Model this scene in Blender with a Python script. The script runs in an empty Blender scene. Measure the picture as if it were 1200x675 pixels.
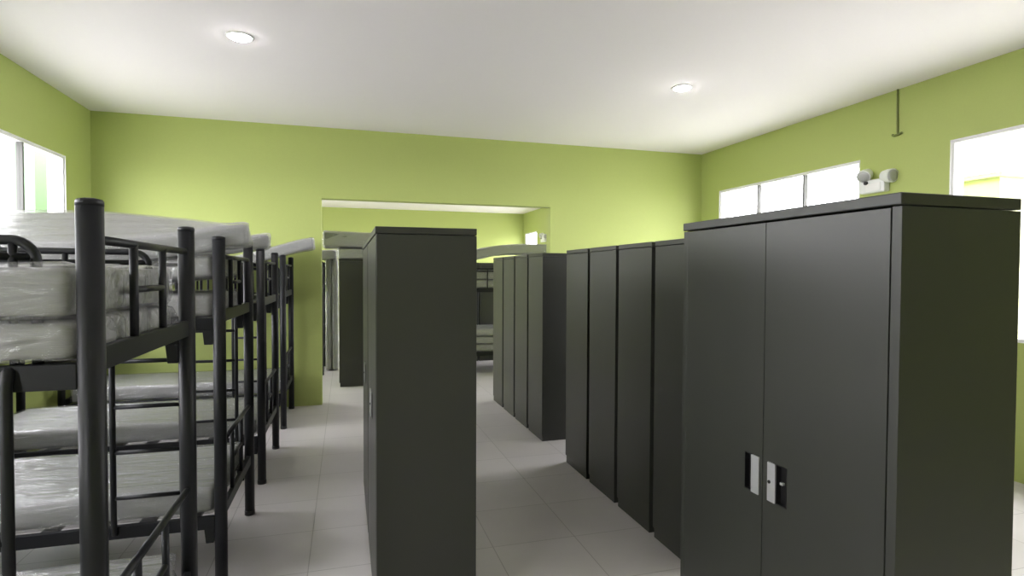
import bpy, bmesh, math, random
from mathutils import Vector, Matrix, noise

sc = bpy.context.scene
COL = sc.collection
R = math.radians

# ------------------------------------------------------------------ helpers
def box(bm, x0, x1, y0, y1, z0, z1):
    vs = [bm.verts.new((x, y, z)) for z in (z0, z1) for y in (y0, y1) for x in (x0, x1)]
    for f in ((0, 2, 3, 1), (4, 5, 7, 6), (0, 1, 5, 4), (2, 6, 7, 3), (0, 4, 6, 2), (1, 3, 7, 5)):
        bm.faces.new([vs[i] for i in f])

def tube(bm, pts, r, seg=12, cap=True):
    pts = [Vector(p) for p in pts]
    n = len(pts)
    tang = []
    for i in range(n):
        a = pts[max(i - 1, 0)]; b = pts[min(i + 1, n - 1)]
        tang.append((b - a).normalized())
    up = Vector((0, 0, 1)) if abs(tang[0].z) < .9 else Vector((0, 1, 0))
    u = tang[0].cross(up).normalized()
    rings = []
    for i in range(n):
        t = tang[i]
        u = (u - t * u.dot(t)).normalized()
        v = t.cross(u)
        rings.append([bm.verts.new(pts[i] + (u * math.cos(2 * math.pi * k / seg) + v * math.sin(2 * math.pi * k / seg)) * r) for k in range(seg)])
    for a, b in zip(rings, rings[1:]):
        for k in range(seg):
            f = bm.faces.new((a[k], a[(k + 1) % seg], b[(k + 1) % seg], b[k])); f.smooth = True
    if cap:
        bm.faces.new(list(reversed(rings[0]))); bm.faces.new(rings[-1])

def arc(c, r, a0, a1, ax, ay, n=7):
    c = Vector(c); ax = Vector(ax); ay = Vector(ay)
    return [c + ax * (r * math.cos(R(a0 + (a1 - a0) * i / n))) + ay * (r * math.sin(R(a0 + (a1 - a0) * i / n))) for i in range(n + 1)]

def lathe(bm, prof, seg=32, mat=None):
    """prof: list of (radius, height) around z; mat: Matrix placing it"""
    mat = mat or Matrix()
    rings = []
    for r, z in prof:
        rings.append([bm.verts.new(mat @ Vector((max(r, 1e-5) * math.cos(2 * math.pi * k / seg), max(r, 1e-5) * math.sin(2 * math.pi * k / seg), z))) for k in range(seg)])
    for a, b in zip(rings, rings[1:]):
        for k in range(seg):
            f = bm.faces.new((a[k], a[(k + 1) % seg], b[(k + 1) % seg], b[k])); f.smooth = True
    bm.faces.new(list(reversed(rings[0]))); bm.faces.new(rings[-1])

def obj(name, bm, mat, parent=None, bevel=0, loc=None):
    me = bpy.data.meshes.new(name)
    bmesh.ops.recalc_face_normals(bm, faces=bm.faces)
    bm.to_mesh(me); bm.free()
    o = bpy.data.objects.new(name, me); COL.objects.link(o)
    for m in (mat if isinstance(mat, (list, tuple)) else [mat]):
        me.materials.append(m)
    if parent: o.parent = parent
    if loc: o.location = loc
    if bevel:
        b = o.modifiers.new('edge', 'BEVEL'); b.width = bevel; b.segments = 2; b.limit_method = 'ANGLE'
    return o

def thing(name, label, cat, loc=(0, 0, 0), rz=0, group=None):
    o = bpy.data.objects.new(name, None); COL.objects.link(o)
    o.empty_display_size = .1
    o.location = loc; o.rotation_euler = (0, 0, rz)
    o['label'] = label; o['category'] = cat
    if group: o['group'] = group
    return o

def tag(o, label, cat, group=None):
    o['label'] = label; o['category'] = cat
    if group: o['group'] = group
    return o

def struct(name, bm, mat, parent=None, bevel=0):
    o = obj(name, bm, mat, parent, bevel)
    if not parent: o['kind'] = 'structure'
    return o

def dup(src, loc, rz, label):
    def cp(o, par):
        c = o.copy(); COL.objects.link(c)
        if par: c.parent = par
        for k in list(o.children): cp(k, c)
        return c
    kids = list(src.children)
    r = src.copy(); COL.objects.link(r)
    r.location = loc; r.rotation_euler = (0, 0, rz); r['label'] = label
    for k in kids: cp(k, r)
    return r

# ------------------------------------------------------------------ materials
def srgb(r, g, b):
    f = lambda c: (c / 255 / 12.92) if c / 255 <= .04045 else ((c / 255 + .055) / 1.055) ** 2.4
    return (f(r), f(g), f(b), 1)

def mat(name, col, rough=.5, metal=0, bump=0, bscale=40, var=0, spec=.5, coat=0, stretch=(1, 1, 1)):
    m = bpy.data.materials.new(name); m.use_nodes = True
    nt = m.node_tree; b = nt.nodes['Principled BSDF']
    b.inputs['Base Color'].default_value = col
    b.inputs['Roughness'].default_value = rough
    b.inputs['Metallic'].default_value = metal
    b.inputs['Specular IOR Level'].default_value = spec
    b.inputs['Coat Weight'].default_value = coat
    b.inputs['Coat Roughness'].default_value = .15
    if bump or var:
        tc = nt.nodes.new('ShaderNodeTexCoord'); mp = nt.nodes.new('ShaderNodeMapping')
        mp.inputs['Scale'].default_value = stretch
        nt.links.new(tc.outputs['Object'], mp.inputs['Vector'])
        nz = nt.nodes.new('ShaderNodeTexNoise'); nz.inputs['Scale'].default_value = bscale; nz.inputs['Detail'].default_value = 4
        nt.links.new(mp.outputs['Vector'], nz.inputs['Vector'])
        if bump:
            bp = nt.nodes.new('ShaderNodeBump'); bp.inputs['Strength'].default_value = bump; bp.inputs['Distance'].default_value = .01
            nt.links.new(nz.outputs['Fac'], bp.inputs['Height']); nt.links.new(bp.outputs['Normal'], b.inputs['Normal'])
        if var:
            mx = nt.nodes.new('ShaderNodeMixRGB'); mx.inputs['Color1'].default_value = tuple(c * (1 - var) for c in col[:3]) + (1,)
            mx.inputs['Color2'].default_value = tuple(min(1, c * (1 + var)) for c in col[:3]) + (1,)
            nt.links.new(nz.outputs['Fac'], mx.inputs['Fac']); nt.links.new(mx.outputs['Color'], b.inputs['Base Color'])
    return m

M_WALL = mat('lime_paint', (.425, .495, .16, 1), .6, bump=.04, bscale=60, var=.03, spec=.3)
M_CEIL = mat('ceiling_paint', (.90, .865, .90, 1), .8, bump=.02, bscale=50, var=.01, spec=.2)
M_WHITE = mat('white_frame', (.8, .8, .79, 1), .35, var=.02, bscale=8)
M_BED = mat('charcoal_tube', (.009, .0102, .0122, 1), .46, var=.1, bscale=12, spec=.35)
M_CAB = mat('charcoal_sheet_steel', (.035, .037, .031, 1), .42, bump=.03, bscale=3, var=.05)
M_CABD = mat('charcoal_door_steel', (.035, .037, .031, 1), .36, bump=.02, bscale=2, var=.04)
M_BLACK = mat('black_plastic', (.008, .008, .008, 1), .35, var=.1)
M_PLATE = mat('light_grey_plate', (.42, .43, .43, 1), .35, metal=.3, var=.03)
M_MATT = mat('grey_mattress_fabric', (.30, .305, .30, 1), .75, bump=.25, bscale=14, var=.06, stretch=(1, 3, 3))
M_BOARD = mat('grey_slat', (.10, .10, .095, 1), .6, var=.1)
M_LAMPW = mat('white_plastic', (.75, .77, .76, 1), .35, var=.02)
M_CABLE = mat('olive_cable', (.16, .19, .05, 1), .5, var=.1)
M_GREENP = mat('pale_green_paint', (.10, .18, .11, 1), .7, var=.05, bscale=3)
M_LIMEP = mat('pale_lime_paint', (.36, .38, .22, 1), .7, var=.05, bscale=3)
M_GROUND = mat('concrete_ground', (.42, .42, .40, 1), .8, var=.1, bscale=2)

def fold_seam_lines(m):
    # fold shade and seams painted into the cover colour as lengthwise dark lines
    nt = m.node_tree; b = nt.nodes['Principled BSDF']
    src = b.inputs['Base Color'].links[0].from_socket
    tc = nt.nodes.new('ShaderNodeTexCoord'); sp = nt.nodes.new('ShaderNodeSeparateXYZ'); nt.links.new(tc.outputs['Object'], sp.inputs[0])
    a = nt.nodes.new('ShaderNodeMath'); a.operation = 'MULTIPLY_ADD'; a.inputs[1].default_value = 1 / .205; a.inputs[2].default_value = 10.35
    f = nt.nodes.new('ShaderNodeMath'); f.operation = 'FRACT'
    l = nt.nodes.new('ShaderNodeMath'); l.operation = 'LESS_THAN'; l.inputs[1].default_value = .045
    mx = nt.nodes.new('ShaderNodeMixRGB'); mx.inputs['Color2'].default_value = (.12, .125, .125, 1)
    nt.links.new(sp.outputs['Y'], a.inputs[0]); nt.links.new(a.outputs[0], f.inputs[0]); nt.links.new(f.outputs[0], l.inputs[0])
    nt.links.new(l.outputs[0], mx.inputs['Fac']); nt.links.new(src, mx.inputs['Color1']); nt.links.new(mx.outputs['Color'], b.inputs['Base Color'])
fold_seam_lines(M_MATT)

def mat_floor():
    m = bpy.data.materials.new('grey_floor_tile'); m.use_nodes = True
    nt = m.node_tree; b = nt.nodes['Principled BSDF']
    tc = nt.nodes.new('ShaderNodeTexCoord'); mp = nt.nodes.new('ShaderNodeMapping')
    mp.inputs['Location'].default_value = (.2 + .52 * 20, -3.25 + .52 * 20, 0)
    nt.links.new(tc.outputs['Object'], mp.inputs['Vector'])
    br = nt.nodes.new('ShaderNodeTexBrick'); br.offset = 0; br.squash = 1
    br.inputs['Scale'].default_value = 1; br.inputs['Brick Width'].default_value = .52; br.inputs['Row Height'].default_value = .52
    br.inputs['Mortar Size'].default_value = .003; br.inputs['Mortar Smooth'].default_value = .2; br.inputs['Bias'].default_value = 0
    br.inputs['Color1'].default_value = (.60, .575, .57, 1); br.inputs['Color2'].default_value = (.64, .615, .61, 1)
    br.inputs['Mortar'].default_value = (.40, .385, .375, 1)
    nt.links.new(mp.outputs['Vector'], br.inputs['Vector'])
    nz = nt.nodes.new('ShaderNodeTexNoise'); nz.inputs['Scale'].default_value = 2.5; nz.inputs['Detail'].default_value = 5
    nt.links.new(tc.outputs['Object'], nz.inputs['Vector'])
    mx = nt.nodes.new('ShaderNodeMixRGB'); mx.blend_type = 'MULTIPLY'; mx.inputs['Fac'].default_value = .16
    nt.links.new(br.outputs['Color'], mx.inputs['Color1']); nt.links.new(nz.outputs['Fac'], mx.inputs['Color2'])
    nt.links.new(mx.outputs['Color'], b.inputs['Base Color'])
    b.inputs['Roughness'].default_value = .33
    bp = nt.nodes.new('ShaderNodeBump'); bp.inputs['Strength'].default_value = .2; bp.inputs['Distance'].default_value = .002; bp.invert = True
    nt.links.new(br.outputs['Fac'], bp.inputs['Height']); nt.links.new(bp.outputs['Normal'], b.inputs['Normal'])
    return m
M_FLOOR = mat_floor()

def mat_wrap():
    m = bpy.data.materials.new('clear_plastic_wrap'); m.use_nodes = True
    nt = m.node_tree; nt.nodes.clear()
    out = nt.nodes.new('ShaderNodeOutputMaterial')
    tr = nt.nodes.new('ShaderNodeBsdfTransparent'); tr.inputs['Color'].default_value = (.97, .97, .97, 1)
    gl = nt.nodes.new('ShaderNodeBsdfGlossy'); gl.inputs['Roughness'].default_value = .27
    df = nt.nodes.new('ShaderNodeBsdfDiffuse'); df.inputs['Color'].default_value = (.7, .71, .71, 1)
    tc = nt.nodes.new('ShaderNodeTexCoord'); mp = nt.nodes.new('ShaderNodeMapping'); mp.inputs['Scale'].default_value = (1.2, 5, 5)
    nz = nt.nodes.new('ShaderNodeTexNoise'); nz.inputs['Scale'].default_value = 3; nz.inputs['Detail'].default_value = 5; nz.inputs['Distortion'].default_value = 1.2
    bp = nt.nodes.new('ShaderNodeBump'); bp.inputs['Strength'].default_value = 1.0; bp.inputs['Distance'].default_value = .045
    nt.links.new(tc.outputs['Object'], mp.inputs['Vector']); nt.links.new(mp.outputs['Vector'], nz.inputs['Vector'])
    nt.links.new(nz.outputs['Fac'], bp.inputs['Height'])
    nt.links.new(bp.outputs['Normal'], gl.inputs['Normal'])
    lw = nt.nodes.new('ShaderNodeLayerWeight'); lw.inputs['Blend'].default_value = .5
    nt.links.new(bp.outputs['Normal'], lw.inputs['Normal'])
    fr = nt.nodes.new('ShaderNodeMath'); fr.operation = 'POWER'; fr.inputs[1].default_value = 4
    nt.links.new(lw.outputs['Facing'], fr.inputs[0])
    m1 = nt.nodes.new('ShaderNodeMixShader'); m1.inputs['Fac'].default_value = .12
    nt.links.new(tr.outputs[0], m1.inputs[1]); nt.links.new(df.outputs[0], m1.inputs[2])
    m2 = nt.nodes.new('ShaderNodeMixShader')
    ad = nt.nodes.new('ShaderNodeMath'); ad.operation = 'MULTIPLY_ADD'; ad.inputs[1].default_value = .6; ad.inputs[2].default_value = .10
    nt.links.new(fr.outputs[0], ad.inputs[0]); nt.links.new(ad.outputs[0], m2.inputs['Fac'])
    nt.links.new(m1.outputs[0], m2.inputs[1]); nt.links.new(gl.outputs[0], m2.inputs[2])
    nt.links.new(m2.outputs[0], out.inputs['Surface'])
    return m
M_WRAP = mat_wrap()

def mat_glass():
    m = bpy.data.materials.new('window_glass'); m.use_nodes = True
    nt = m.node_tree; nt.nodes.clear()
    out = nt.nodes.new('ShaderNodeOutputMaterial')
    tr = nt.nodes.new('ShaderNodeBsdfTransparent'); tr.inputs['Color'].default_value = (.93, .96, .94, 1)
    gl = nt.nodes.new('ShaderNodeBsdfGlossy'); gl.inputs['Roughness'].default_value = .02
    lw = nt.nodes.new('ShaderNodeLayerWeight'); lw.inputs['Blend'].default_value = .5
    pw = nt.nodes.new('ShaderNodeMath'); pw.operation = 'POWER'; pw.inputs[1].default_value = 5
    nt.links.new(lw.outputs['Facing'], pw.inputs[0])
    fr = nt.nodes.new('ShaderNodeMath'); fr.operation = 'MULTIPLY_ADD'; fr.inputs[1].default_value = .6; fr.inputs[2].default_value = .04
    nt.links.new(pw.outputs[0], fr.inputs[0])
    mx = nt.nodes.new('ShaderNodeMixShader')
    nt.links.new(fr.outputs[0], mx.inputs['Fac']); nt.links.new(tr.outputs[0], mx.inputs[1]); nt.links.new(gl.outputs[0], mx.inputs[2])
    nt.links.new(mx.outputs[0], out.inputs['Surface'])
    return m
M_GLASS = mat_glass()

def mat_emit(name, col, s):
    m = bpy.data.materials.new(name); m.use_nodes = True
    b = m.node_tree.nodes['Principled BSDF']
    b.inputs['Base Color'].default_value = (.8, .8, .8, 1)
    b.inputs['Emission Color'].default_value = col; b.inputs['Emission Strength'].default_value = s
    return m
LAMP = 130
M_LENS = mat_emit('lit_diffuser', (1, .95, .97, 1), LAMP)

# ------------------------------------------------------------------ room shell
XL, XR, YB, YR, YF, ZC = -2.69, 5.086, 7.376, -4.0, 16.2, 3.405
T = .15
OX0, OX1, OZ = -.277, 2.702, 2.542

def wall_cells(us, vs, holes):
    for a, b in zip(us, us[1:]):
        for c, d in zip(vs, vs[1:]):
            m = ((a + b) / 2, (c + d) / 2)
            if not any(h[0] < m[0] < h[1] and h[2] < m[1] < h[3] for h in holes):
                yield a, b, c, d

def side_wall(name, x0, x1, y0, y1, holes):
    bm = bmesh.new()
    us = sorted({y0, y1, *[h[0] for h in holes], *[h[1] for h in holes]})
    vs = sorted({0, ZC, *[h[2] for h in holes], *[h[3] for h in holes]})
    for a, b, c, d in wall_cells(us, vs, holes):
        box(bm, x0, x1, a, b, c, d)
    return struct(name, bm, M_WALL)

WZ0, WZ1 = 1.1, 2.81
R_HOLES = [(4.65, 6.95, WZ0, WZ1), (1.42, 3.74, WZ0, WZ1), (14.96, 16.0, WZ0, WZ1), (11.4, 13.7, WZ0, WZ1), (8.3, 10.6, WZ0, WZ1)]
L_HOLES = [(4.50, 6.78, WZ0, WZ1 - .02), (1.2, 3.48, WZ0, WZ1 - .02), (-1.5, -.35, WZ0, WZ1 - .02), (8.3, 10.6, WZ0, WZ1 - .02), (12.0, 14.3, WZ0, WZ1 - .02)]  # narrow opening behind the camera: unseen window added to light the near faces
side_wall('wall_right', XR, XR + T, YR - T, YF + T, R_HOLES)
side_wall('wall_left', XL - T, XL, YR - T, YF + T, L_HOLES)
bm = bmesh.new()
box(bm, XL, OX0, YB, YB + T, 0, ZC); box(bm, OX1, XR, YB, YB + T, 0, ZC); box(bm, OX0, OX1, YB, YB + T, OZ, ZC)
struct('wall_back', bm, M_WALL)
bm = bmesh.new(); box(bm, XL, XR, YF, YF + T, 0, ZC); struct('wall_far', bm, M_WALL)
bm = bmesh.new(); box(bm, XL, XR, YR - T, YR, 0, ZC); struct('wall_rear', bm, M_WALL)
bm = bmesh.new(); box(bm, XL - T, XR + T, YR - T, YF + T, -.1, 0); struct('floor', bm, M_FLOOR)
bm = bmesh.new(); box(bm, XL - T, XR + T, YR - T, YF + T, ZC, ZC + .12); struct('ceiling', bm, M_CEIL)

def window(n, side, y0, y1, z0, z1, panes):
    x = XR if side > 0 else XL
    xo = x + side * .012                      # frame plane inside the reveal
    bm = bmesh.new(); w = .028
    xs = sorted((xo, xo + side * .05))
    box(bm, *xs, y0, y1, z0, z0 + w); box(bm, *xs, y0, y1, z1 - w, z1)
    box(bm, *xs, y0, y0 + w, z0 + w, z1 - w); box(bm, *xs, y1 - w, y1, z0 + w, z1 - w)
    fr = struct('window_%d' % n, bm, M_WHITE)
    st = (y1 - y0) / panes
    for k in range(1, panes):
        bm = bmesh.new(); yc = y0 + st * k
        box(bm, *xs, yc - .012, yc + .012, z0 + w, z1 - w)
        obj('mullion', bm, M_BOARD, fr)
    for k in range(panes):
        bm = bmesh.new(); xg = sorted((xo + side * .022, xo + side * .026))
        box(bm, *xg, y0 + st * k + (w if k == 0 else .012), y0 + st * (k + 1) - (w if k == panes - 1 else .012), z0 + w, z1 - w)
        obj('pane', bm, M_GLASS, fr)
    # thin white lining of the reveal
    bm = bmesh.new(); xr = sorted((x - side * .003, x + side * .155)); t = .006
    box(bm, *xr, y0, y1, z0, z0 + t); box(bm, *xr, y0, y1, z1 - t, z1)
    box(bm, *xr, y0, y0 + t, z0 + t, z1 - t); box(bm, *xr, y1 - t, y1, z0 + t, z1 - t)
    obj('reveal_lining', bm, M_WHITE, fr)
    # daylight sampling portal in the opening
    L = bpy.data.lights.new('daylight_portal', 'AREA'); L.shape = 'RECTANGLE'
    L.size = z1 - z0; L.size_y = y1 - y0
    L.cycles.is_portal = True
    lo = bpy.data.objects.new('daylight_portal', L); COL.objects.link(lo)
    lo.location = (x + side * .17, (y0 + y1) / 2, (z0 + z1) / 2)
    lo.rotation_euler = (0, R(90) * side, 0)

n = 0
for h in R_HOLES:
    n += 1; window(n, 1, *h, 3 if h[1] - h[0] > 1.5 else 1)
for h in L_HOLES:
    n += 1; window(n, -1, *h, 3 if h[1] - h[0] > 1.5 else 1)

# outside
bm = bmesh.new(); box(bm, -40, 40, -40, 50, -.25, -.12); struct('ground', bm, M_GROUND)
bm = bmesh.new(); box(bm, -4.1, -3.75, 8.62, 9.22, -.12, 4.2); box(bm, -4.16, -3.69, 8.56, 9.28, 4.2, 4.3)
tag(obj('pillar', bm, M_GREENP), 'pale green pillar standing outside behind the window glass beside the bunks', 'pillar')
bm = bmesh.new(); box(bm, 6.55, 6.95, 4.3, 4.74, -.12, 2.66); box(bm, 6.5, 7.0, 4.25, 4.8, 2.66, 2.71)
tag(obj('pillar', bm, M_LIMEP), 'pale lime pillar outside the window above the big cabinet', 'pillar')
bm = bmesh.new(); box(bm, 6.3, 7.2, -2.0, 5.2, 2.95, 3.07)
tag(obj('roof_edge', bm, M_WHITE), 'white roof edge outside the window above the big cabinet', 'roof edge')

# ------------------------------------------------------------------ ceiling downlights
def downlight(x, y, label):
    t = thing('downlight', label, 'ceiling light', (x, y, ZC), 0, 'recessed downlights in the ceiling')
    bm = bmesh.new(); lathe(bm, [(.078, -.002), (.080, -.008), (.092, -.009), (.098, -.004), (.098, 0)], 40)
    obj('trim_ring', bm, M_WHITE, t)
    bm = bmesh.new(); lathe(bm, [(.0, -.024), (.03, -.0235), (.056, -.020), (.070, -.014), (.077, -.0085), (.077, -.0005)], 40)
    obj('diffuser', bm, M_LENS, t)
    return t
d0 = downlight(-.755, 4.74, 'round lit downlight in the ceiling over the bunk beds')
dup(d0, (3.085, 4.80, ZC), 0, 'round lit downlight in the ceiling over the cabinet rows')
for x, y, l in ((3.085, .9, 'lit downlight overhead above the big cabinet'),
                (.2, 9.9, 'lit downlight in the next room by the doorway'), (3.4, 9.9, 'lit downlight in the next room by its window'),
                (.2, 13.6, 'lit downlight in the next room by the end wall'), (3.4, 13.6, 'lit downlight in the end corner of the next room')):
    dup(d0, (x, y, ZC), 0, l)

# ------------------------------------------------------------------ bunk beds
BW, BL = .915, 1.96       # between post centres
def make_bunk(label):
    global first_bracket
    t = thing('bunk_bed', label, 'bunk bed', (0, 0, 0), 0, 'black metal bunk beds')
    for x in (0, -BL):
        for y in (0, BW):
            bm = bmesh.new()
            tube(bm, [(x, y, .012), (x, y, 1.795)], .0305, 20)
            p = obj('post', bm, M_BED, t)
            bm = bmesh.new(); lathe(bm, [(.0308, 1.7945), (.0308, 1.806), (.028, 1.811), (.014, 1.8145), (0, 1.815)], 20, Matrix.Translation((x, y, 0)))
            obj('post_cap', bm, M_BED, p)
            bm = bmesh.new(); lathe(bm, [(.033, 0), (.033, .02), (.0315, .03)], 20, Matrix.Translation((x, y, 0)))
            obj('foot_cap', bm, M_BLACK, p)
    for z0, z1 in ((.305, .370), (1.330, 1.395)):
        for y in (0, BW):
            bm = bmesh.new(); box(bm, -BL + .028, -.028, y - .014, y + .014, z0, z1)
            obj('side_rail', bm, M_BED, t, .003)
            for x, s in ((0, -1), (-BL, 1)):
                bm = bmesh.new()
                pts = [(0.028, z0 + .005), (.078, z0 + .005), (.070, z0 - .072), (.033, z0 - .072)]
                lo = [bm.verts.new((x + s * a, y - .012, b)) for a, b in pts]; hi = [bm.verts.new((x + s * a, y + .012, b)) for a, b in pts]
                bm.faces.new(lo); bm.faces.new(list(reversed(hi)))
                for i in range(4): bm.faces.new((lo[i], hi[i], hi[(i + 1) % 4], lo[(i + 1) % 4]))
                cb = obj('corner_bracket', bm, M_BED, t, .002)
                if y == 0 and x == 0 and z0 > 1: first_bracket = cb
    for z0, z1 in ((.345, .405), (1.368, 1.432)):
        for x in (0, -BL):
            bm = bmesh.new(); box(bm, x - .012, x + .012, .028, BW - .028, z0, z1)
            obj('end_rail', bm, M_BED, t, .003)
    for zb, zt, zm in ((.405, .737, .575), (1.432, 1.712, 1.574)):
        for x in (0, -BL):
            bm = bmesh.new()
            tube(bm, [(x, .027, zt), (x, BW - .027, zt)], .0125)
            for y in (.31, .595): tube(bm, [(x, y, zb - .005), (x, y, zt)], .0125)
            tube(bm, [(x, .31, zm), (x, .595, zm)], .0105)
            obj('end_guard', bm, M_BED, t)
    for y in (.046, BW):
        bm = bmesh.new()
        a = -.135; b = -1.30; zt = 1.708; r = .055
        p = [(a, y, 1.39), (a, y, zt - r)] + arc((a - r, y, zt - r), r, 0, 90, (1, 0, 0), (0, 0, 1)) + arc((b + r, y, zt - r), r, 90, 180, (1, 0, 0), (0, 0, 1)) + [(b, y, zt - r), (b, y, 1.39)]
        tube(bm, p, .0125)
        tube(bm, [(a, y, zt - .042), (b, y, zt - .042)], .010)
        for x in (-.185, -.42, -.71, -1.0): tube(bm, [(x, y, 1.39), (x, y, zt)], .010)
        obj('side_guard', bm, M_BED, t)
    for z in (.345, 1.372):
        for i in range(9):
            x = -.14 - i * .21
            bm = bmesh.new(); box(bm, x - .035, x + .035, .014, BW - .014, z, z + .014)
            obj('slat', bm, M_BOARD, t)
    bm = bmesh.new()
    yl = -.028
    ld = None
    for x in (-.17, -.472):
        tube(bm, [(x, 0, 1.385), (x, yl * .7, 1.378), (x, yl, 1.35), (x, yl, .36), (x, yl * .7, .335), (x, 0, .33)], .0135)
    ld = obj('ladder', bm, M_BED, t)
    for z in (1.19, .965, .74, .515):
        bm = bmesh.new(); tube(bm, [(-.472, yl, z), (-.17, yl, z)], .0105)
        obj('rung', bm, M_BED, ld)
    return t
PX = -.622
BY = [1.695, 3.235, 4.735, 6.355]
bed = make_bunk('black metal bunk bed beside the big grey post, first in the line by the green wall windows')
bed['label'] = 'black metal bunk bed standing first in the line, nearest the open aisle front'
bed.location = (PX, BY[0], 0)
BED_LABELS = [None, 'black metal bunk bed second in the line, one place behind the first',
              'black metal bunk bed third in the line, between the second bunk and the wall bunk',
              'black metal bunk bed standing against the green back wall beside the opening']
beds = [bed]
for k in (1, 2, 3):
    beds.append(dup(bed, (PX, BY[k], 0), 0, BED_LABELS[k]))
bed['label'] = 'black metal bunk bed first in the line, carrying two stacked mattresses on top'
dup(bed, (-.36, 9.55, 0), 0, 'black metal bunk bed in the next room with mattresses stood against its end')
dup(bed, (1.78, 9.84, 0), math.pi, 'black metal bunk bed in the next room behind the row of dark cabinets')

# the first bunk shows no bracket under its upper rail at the aisle post
bpy.data.objects.remove(first_bracket, do_unlink=True)

# ------------------------------------------------------------------ mattresses
def lerp(a, b, t): return a + (b - a) * t
def curve(vals, s):
    if len(vals) == 1: return vals[0]
    f = min(max(s, 0), 1) * (len(vals) - 1); i = min(int(f), len(vals) - 2); t = f - i
    p0 = vals[max(i - 1, 0)]; p1 = vals[i]; p2 = vals[i + 1]; p3 = vals[min(i + 2, len(vals) - 1)]
    return .5 * (2 * p1 + (p2 - p0) * t + (2 * p0 - 5 * p1 + 4 * p2 - p3) * t * t + (3 * p1 - p0 - 3 * p2 + p3) * t ** 3)

def slab(size, r, grow, f, nse, seed, nx=72, ny=30, nz=6, flap=0):
    """rounded cuboid of size (L, W, H), base at z=0, centred in x,y; f maps local -> world offset"""
    L, W, H = size
    hx, hy, hz = L / 2 + grow, W / 2 + grow, H / 2 + grow
    bm = bmesh.new(); cache = {}
    def P(i, j, k):
        key = (i, j, k)
        if key in cache: return cache[key]
        p = Vector((lerp(-hx, hx, i / nx), lerp(-hy, hy, j / ny), lerp(-hz, hz, k / nz)))
        q = Vector((min(max(p.x, -hx + r), hx - r), min(max(p.y, -hy + r), hy - r), min(max(p.z, -hz + r), hz - r)))
        d = p - q
        if d.length > 1e-6:
            nrm = d.normalized(); p = q + nrm * r
        else:
            nrm = Vector((0, 0, 1 if p.z > 0 else -1))
        sv = Vector((seed * 7.1, seed * 3.3, seed))
        a = noise.noise(Vector((p.x * 2.2, p.y * 7, p.z * 9)) + sv) * .6 + noise.noise(Vector((p.x * 6, p.y * 16, p.z * 22)) + sv) * .4
        amp = nse
        if flap:
            e = max(0, (abs(p.x) - (hx - .14)) / .14)
            amp = nse * (1 + 2.2 * e)
        p = p + nrm * (a * amp)
        if abs(p.z) < hz and grow == 0: pass
        p.z += L and H / 2
        v = bm.verts.new(f(p)); cache[key] = v; return v
    def face(a, b, c, d):
        fc = bm.faces.new((a, b, c, d)); fc.smooth = True
    for i in range(nx):
        for j in range(ny):
            face(P(i, j, nz), P(i + 1, j, nz), P(i + 1, j + 1, nz), P(i, j + 1, nz))
            face(P(i, j, 0), P(i, j + 1, 0), P(i + 1, j + 1, 0), P(i + 1, j, 0))
    for i in range(nx):
        for k in range(nz):
            face(P(i, 0, k), P(i + 1, 0, k), P(i + 1, 0, k + 1), P(i, 0, k + 1))
            face(P(i, ny, k), P(i, ny, k + 1), P(i + 1, ny, k + 1), P(i + 1, ny, k))
    for j in range(ny):
        for k in range(nz):
            face(P(0, j, k), P(0, j, k + 1), P(0, j + 1, k + 1), P(0, j + 1, k))
            face(P(nx, j, k), P(nx, j + 1, k), P(nx, j + 1, k + 1), P(nx, j, k + 1))
    return bm

_ms = [0]
def mattress(label, x0, x1, y0, y1, zn, zf=None, th=.13, group='grey mattresses wrapped in clear plastic', nse=.006, fine=1, skew=0):
    """near edge underside heights zn, far edge underside heights zf (lists from the x0 end to the x1 end)"""
    _ms[0] += 1; sd = _ms[0]
    zf = zf or zn
    L, W = x1 - x0, y1 - y0
    cx, cy = (x0 + x1) / 2, (y0 + y1) / 2
    zb = min(min(zn), min(zf))
    def f(p):
        s = p.x / L + .5; t = p.y / W + .5
        za, zc = curve(zn, s), curve(zf, s)
        tilt = math.atan2(zc - za, W)
        slope = math.atan2(curve(zn, min(s + .05, 1)) - curve(zn, max(s - .05, 0)), L * .1)
        return Vector((p.x - p.z * math.sin(slope) * .6 + skew * t, p.y - p.z * math.sin(tilt), lerp(za, zc, min(max(t, -.1), 1.1)) + p.z - zb))
    t = thing('mattress', label, 'mattress', (cx, cy, zb), 0, group)
    nx, ny = (int(72 * fine), int(30 * fine))
    obj('core', slab((L, W, th), .022, -.008, f, nse * .4, sd, nx, ny, 6), M_MATT, t)
    obj('plastic_wrap', slab((L, W, th), .018, .002, f, nse, sd + .5, nx, ny, 8, 1), M_WRAP, t)
    return t

xa, xb = -2.53, -.66
def on_bed(k): return BY[k] + .035, BY[k] + BW - .035
y0, y1 = on_bed(0)
mattress('flat grey plastic-wrapped mattress lying on the lower deck of the first bunk', xa, xb, y0, y1, [.362], th=.135)
mattress('thin plastic-wrapped mattress under another on the top deck of the first bunk', xa, xb + .005, y0 - .052, y1, [1.397], th=.107, nse=.011)
mattress('thick plastic-wrapped mattress lying uppermost on the top deck of the first bunk', xa, xb, y0 - .05, y1, [1.506], th=.140, nse=.009)
y0, y1 = on_bed(1)
mattress('grey plastic-wrapped mattress on the lower deck of the second bunk', xa, xb, y0, y1, [.362], th=.145)
mattress('bottom mattress of three on the top deck of the second bunk, lying flat', xa, xb, y0, y1, [1.392], th=.125)
mattress('middle mattress of three on the top deck of the second bunk', -2.50, -.655, y0, y1, [1.524, 1.524, 1.524, 1.53, 1.56, 1.60], th=.12)
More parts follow.
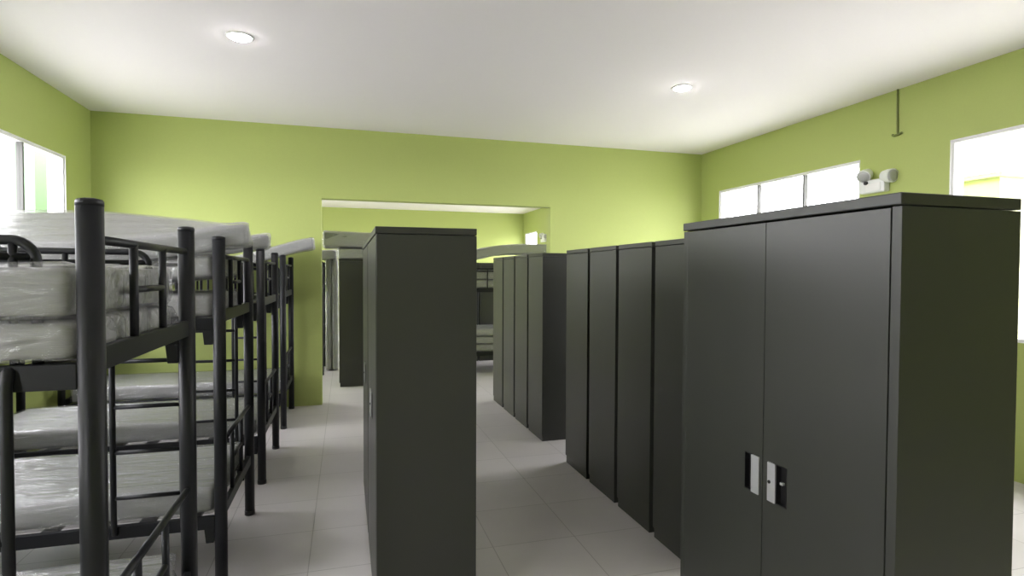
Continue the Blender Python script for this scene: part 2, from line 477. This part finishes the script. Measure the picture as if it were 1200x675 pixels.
mattress('long wrapped mattress tilted up over the end guard of the second bunk', -2.42, -.47, y0 - .02, y1 + .0,
         [1.655, 1.65, 1.645, 1.65, 1.69, 1.765], [1.84, 1.855, 1.87, 1.88, 1.855, 1.815], th=.125, nse=.008, skew=-.17)
y0, y1 = on_bed(2)
mattress('grey plastic-wrapped mattress on the lower deck of the third bunk', xa, xb, y0, y1, [.362], th=.145)
mattress('wrapped mattress sloping up over the end guard of the third bunk', -2.5, -.55, y0 - .02, y1,
         [1.42, 1.47, 1.56, 1.66, 1.74, 1.815], [1.60, 1.66, 1.72, 1.77, 1.80, 1.83], th=.12, nse=.010, skew=-.15)
y0, y1 = on_bed(3)
mattress('grey plastic-wrapped mattress on the lower deck of the bunk against the back wall', xa, xb, y0, y1, [.362], th=.145)
mattress('wrapped mattress jutting out past the end guard of the back wall bunk', -2.25, -.31, y0, y1,
         [1.42, 1.46, 1.54, 1.66, 1.775, 1.885], [1.52, 1.56, 1.63, 1.72, 1.81, 1.90], th=.125, nse=.009, skew=-.06)

# ------------------------------------------------------------------ cabinets
def make_cabinet(W, D, label, group):
    """front faces -y locally, front plane y=0, x from 0 to W"""
    H = 1.83
    t = thing('metal_cabinet', label, 'cabinet', (0, 0, 0), 0, group)
    bm = bmesh.new()
    s = .027
    box(bm, 0, s, .0015, D, .06, H - .033)          # side panels with their front stiles
    box(bm, W - s, W, .0015, D, .06, H - .033)
    box(bm, s, W - s, D - .012, D, .06, H - .033)   # back
    box(bm, s, W - s, .02, D - .012, .06, .075)     # bottom
    obj('body', bm, M_CAB, t, .0015)
    bm = bmesh.new(); box(bm, -.0006, W + .0006, -.003, D + .0006, H - .030, H)
    obj('top_cap', bm, M_CAB, t, .003)
    bm = bmesh.new(); box(bm, .004, W - .004, .012, D - .004, 0, .06)
    obj('plinth', bm, M_CAB, t, .002)
    for z in (.50, .93, 1.36):
        bm = bmesh.new(); box(bm, s + .002, W - s - .002, .03, D - .014, z, z + .018)
        obj('shelf', bm, M_CAB, t)
    m = W / 2
    for k, (x0, x1) in enumerate(((s + .0025, m - .0015), (m + .0015, W - s - .0025))):
        # recessed handle opening beside the meeting edge
        h0, h1 = ((m - .085, m - .048), (m + .062, m + .105))[k]
        z0, z1 = .905, 1.03
        bm = bmesh.new()
        box(bm, x0, x1, 0, .018, .066, z0); box(bm, x0, x1, 0, .018, z1, H - .036)
        box(bm, x0, h0, 0, .018, z0, z1); box(bm, h1, x1, 0, .018, z0, z1)
        bmesh.ops.remove_doubles(bm, verts=bm.verts, dist=1e-5)
        d = obj('door', bm, M_CABD, t)
        bm = bmesh.new()
        box(bm, h0, h1, .016, .020, z0, z1)
        box(bm, h0 - .001, h0 + .002, -.001, .016, z0, z1); box(bm, h1 - .002, h1 + .001, -.001, .016, z0, z1)
        box(bm, h0, h1, -.001, .016, z0 - .001, z0 + .003); box(bm, h0, h1, -.001, .016, z1 - .003, z1 + .001)
        hr = obj('handle_recess', bm, M_BLACK, d)
        p0, p1 = ((h1, h1 + .036), (h0 - .034, h0))[k]
        bm = bmesh.new(); box(bm, p0, p1, -.007, -.0005, z0, z1)
        hp = obj('handle_plate', bm, M_PLATE, d, .002)
        hp['label'] = 'light grey handle plate'
        if k == 1:
            bm = bmesh.new(); c = Matrix.Translation(((p0 + p1) / 2 - .006, -.007, .968)) @ Matrix.Rotation(R(90), 4, 'X')
            lathe(bm, [(.0055, 0), (.0055, .003), (.004, .004)], 16, c)
            obj('lock', bm, M_BLACK, hp)
            bm = bmesh.new(); box(bm, h0 + .008, h0 + .020, .006, .015, .968, .976)
            obj('latch', bm, M_PLATE, hr)
    return t
GC = 'charcoal steel cabinets'
big = make_cabinet(.932, .41, 'large charcoal double-door cabinet showing its pale twin handle plates', GC)
big.location = (1.3013, 2.002, 0); big.rotation_euler = (0, 0, R(-90))     # doors face the aisle
CW, CD = .932, .445
mid = make_cabinet(CW, CD, 'dark olive cabinet standing end-on in the middle of the room, alone in front', GC)
mid.location = (.1275, 2.526 + CW, 0); mid.rotation_euler = (0, 0, R(-90))
dup(mid, (.128, 2.526 + 2 * CW + .014, 0), R(-90), 'charcoal cabinet directly behind the end-on cabinet in the middle of the room')
dup(mid, (.155, 2.526 + 3 * CW + .03, 0), R(-90), 'charcoal cabinet at the back of the middle line, facing the wall bunk')
names1 = ['dark cabinet next to the gap, at the end of the longer aisle row',
          'dark cabinet second from the gap in the longer aisle row',
          'dark cabinet third from the gap in the longer aisle row',
          'dark cabinet partly hidden behind the large double-door cabinet']
for k in range(4):
    # side panel towards the aisle, doors towards the back wall
    yend = 4.578 - k * .487
    dup(mid, (1.828 + CW, yend, 0), R(180), names1[k])
names2 = ['dark cabinet just beyond the gap, first of the row by the wall opening',
          'dark cabinet second beyond the gap in the row by the wall opening',
          'dark cabinet third beyond the gap in the row by the wall opening',
          'dark cabinet last in the row, touching the wall opening']
for k in range(4):
    dup(mid, (1.828 + CW, 5.193 + CD + k * .486, 0), R(180), names2[k])
dup(mid, (-.085, 8.46 + CW, 0), R(-90), 'dark cabinet in the next room with two mattresses laid on its top')

for k, l in enumerate(('dark cabinet in the next room standing behind the bunk beyond the cabinet row',
                       'second dark cabinet in the next room behind the bunk beyond the cabinet row',
                       'third dark cabinet in the next room behind the bunk beyond the cabinet row')):
    dup(mid, (1.45 + k * .95, 10.35, 0), 0, l)

# next-room mattresses
mattress('lower of two wrapped mattresses lying on a cabinet in the next room', -.10, .42, 8.44, 9.40, [1.832], th=.15, fine=.5, nse=.008)
mattress('upper of two wrapped mattresses lying on a cabinet in the next room', -.30, .42, 8.44, 9.40, [2.005, 1.995, 1.987], th=.225, fine=.6, nse=.012)
mattress('wrapped mattress lying on the top guards of the next room bunk by the opening', -2.0, -.13, 9.57, 10.44, [1.62, 1.7, 1.80, 1.86], th=.15, fine=.6, nse=.012)
y0, y1 = 8.96, 9.81
for k, (z, th, l) in enumerate(((.362, .12, 'bottom mattress of three on the lower deck of the bunk behind the cabinets'),
                                (.485, .12, 'middle mattress of three on the lower deck of the bunk behind the cabinets'),
                                (.608, .13, 'top mattress of three on the lower deck of the bunk behind the cabinets'),
                                (1.392, .14, 'lower mattress on the top deck of the bunk behind the cabinets'),
                                (1.535, .15, 'upper mattress on the top deck of the bunk behind the cabinets'))):
    mattress(l, 1.82, 3.69, y0, y1, [z], th=th, fine=.5, nse=.009)
mattress('mattress lying across the guards above the bunk behind the cabinets', 1.95, 3.60, y0, y1, [1.84, 1.92, 1.955, 1.96, 1.96], th=.165, fine=.6)

def standing(label, x, y, lean):
    _ms[0] += 1; sd = _ms[0]
    W, Ln, th = .88, 1.86, .10
    def f(p):     # slab length -> up, width -> y, thickness -> x
        h = p.x + Ln / 2
        return Vector((p.z - h * lean, p.y + W / 2, h + .012))
    t = thing('mattress', label, 'mattress', (x, y, 0), 0, 'grey mattresses wrapped in clear plastic')
    obj('core', slab((Ln, W, th), .03, -.008, f, .004, sd, 48, 20, 6), M_MATT, t)
    obj('plastic_wrap', slab((Ln, W, th), .03, .002, f, .008, sd + .5, 48, 20, 6, 1), M_WRAP, t)
standing('wrapped mattress stood upright against the end of the next room bunk', -.315, 9.9, .0)
standing('outer wrapped mattress stood upright in front of another in the next room', -.21, 9.9, .0)

# ------------------------------------------------------------------ emergency light and cable on the wall
def emergency(x, y, z, label):
    t = thing('emergency_light', label, 'emergency light', (x, y, z), 0, 'white twin-head emergency lights')
    bm = bmesh.new(); box(bm, -.075, 0, -.14, .14, -.13, .0); obj('battery_box', bm, M_LAMPW, t, .012)
    bm = bmesh.new(); box(bm, -.082, -.074, -.10, .06, -.115, -.04); obj('front_panel', bm, M_WHITE, t, .003)
    bm = bmesh.new(); tube(bm, [(-.076, .055, -.03), (-.095, .055, -.03)], .018, 16); obj('status_dial', bm, M_BLACK, t)
    for yy, zz, ax in ((.09, -.01, Vector((-.75, -.25, -.35))), (-.15, -.055, Vector((-.12, -.95, -.10)))):
        ax.normalize()
        bm = bmesh.new(); tube(bm, [(-.04, yy * .8, -.03), (-.04, yy, zz + .05)], .014, 12)
        obj('swivel', bm, M_LAMPW, t)
        q = Matrix.Translation((-.045, yy, zz + .07)) @ ax.to_track_quat('Z', 'Y').to_matrix().to_4x4()
        bm = bmesh.new(); lathe(bm, [(.0, -.07), (.03, -.068), (.052, -.045), (.062, 0), (.066, .055), (.066, .062), (.058, .062)], 28, q)
        hd = obj('lamp_head', bm, M_LAMPW, t)
        bm = bmesh.new(); lathe(bm, [(.057, .058), (.057, .063), (.03, .068), (0, .069)], 28, q)
        obj('lens', bm, M_PLATE, hd)
    return t
em = emergency(XR, 4.45, 2.575, 'white twin-head emergency light on the green wall above the big cabinet')
dup(em, (XR, 14.3, 2.60), 0, 'small white emergency light on the wall of the next room')
bm = bmesh.new()
tube(bm, [(XR - .010, 4.242, ZC), (XR - .010, 4.240, 3.2), (XR - .010, 4.236, 3.0), (XR - .010, 4.232, 2.972)], .009, 10)
c = tag(obj('wall_cable', bm, M_CABLE), 'thin cable running down the green wall from the ceiling above the emergency light', 'cable')
bm = bmesh.new(); tube(bm, [(XR - .012, 4.285, 2.98), (XR - .016, 4.26, 2.968), (XR - .016, 4.205, 2.972), (XR - .012, 4.185, 2.985)], .011, 10)
obj('wall_clip', bm, M_CABLE, c)

# ------------------------------------------------------------------ world and camera
w = bpy.data.worlds.new('sky'); sc.world = w; w.use_nodes = True
bg = w.node_tree.nodes['Background']
bg.inputs['Color'].default_value = (1.0, .925, 1.01, 1)
bg.inputs['Strength'].default_value = 17.0

cam = bpy.data.cameras.new('camera'); co = bpy.data.objects.new('camera', cam); COL.objects.link(co)
cam.sensor_fit = 'HORIZONTAL'; cam.sensor_width = 36; cam.lens = 668.188 / 1200 * 36
cam.clip_start = .05
co.location = (0, 0, 1.6267)
co.matrix_world = Matrix.Translation(co.location) @ Matrix.Rotation(R(-16.3132), 4, 'Z') @ Matrix.Rotation(R(90 - 1.4211), 4, 'X') @ Matrix.Rotation(R(.2255), 4, 'Z')
sc.camera = co

sc.view_settings.view_transform = 'Standard'; sc.view_settings.look = 'None'
sc.view_settings.gamma = 1; sc.view_settings.use_curve_mapping = False
sc.view_settings.exposure = .22
cy = sc.cycles
cy.use_denoising = True
cy.max_bounces = 10; cy.diffuse_bounces = 6; cy.transparent_max_bounces = 24; cy.glossy_bounces = 4
cy.sample_clamp_indirect = 8; cy.caustics_reflective = False; cy.caustics_refractive = False
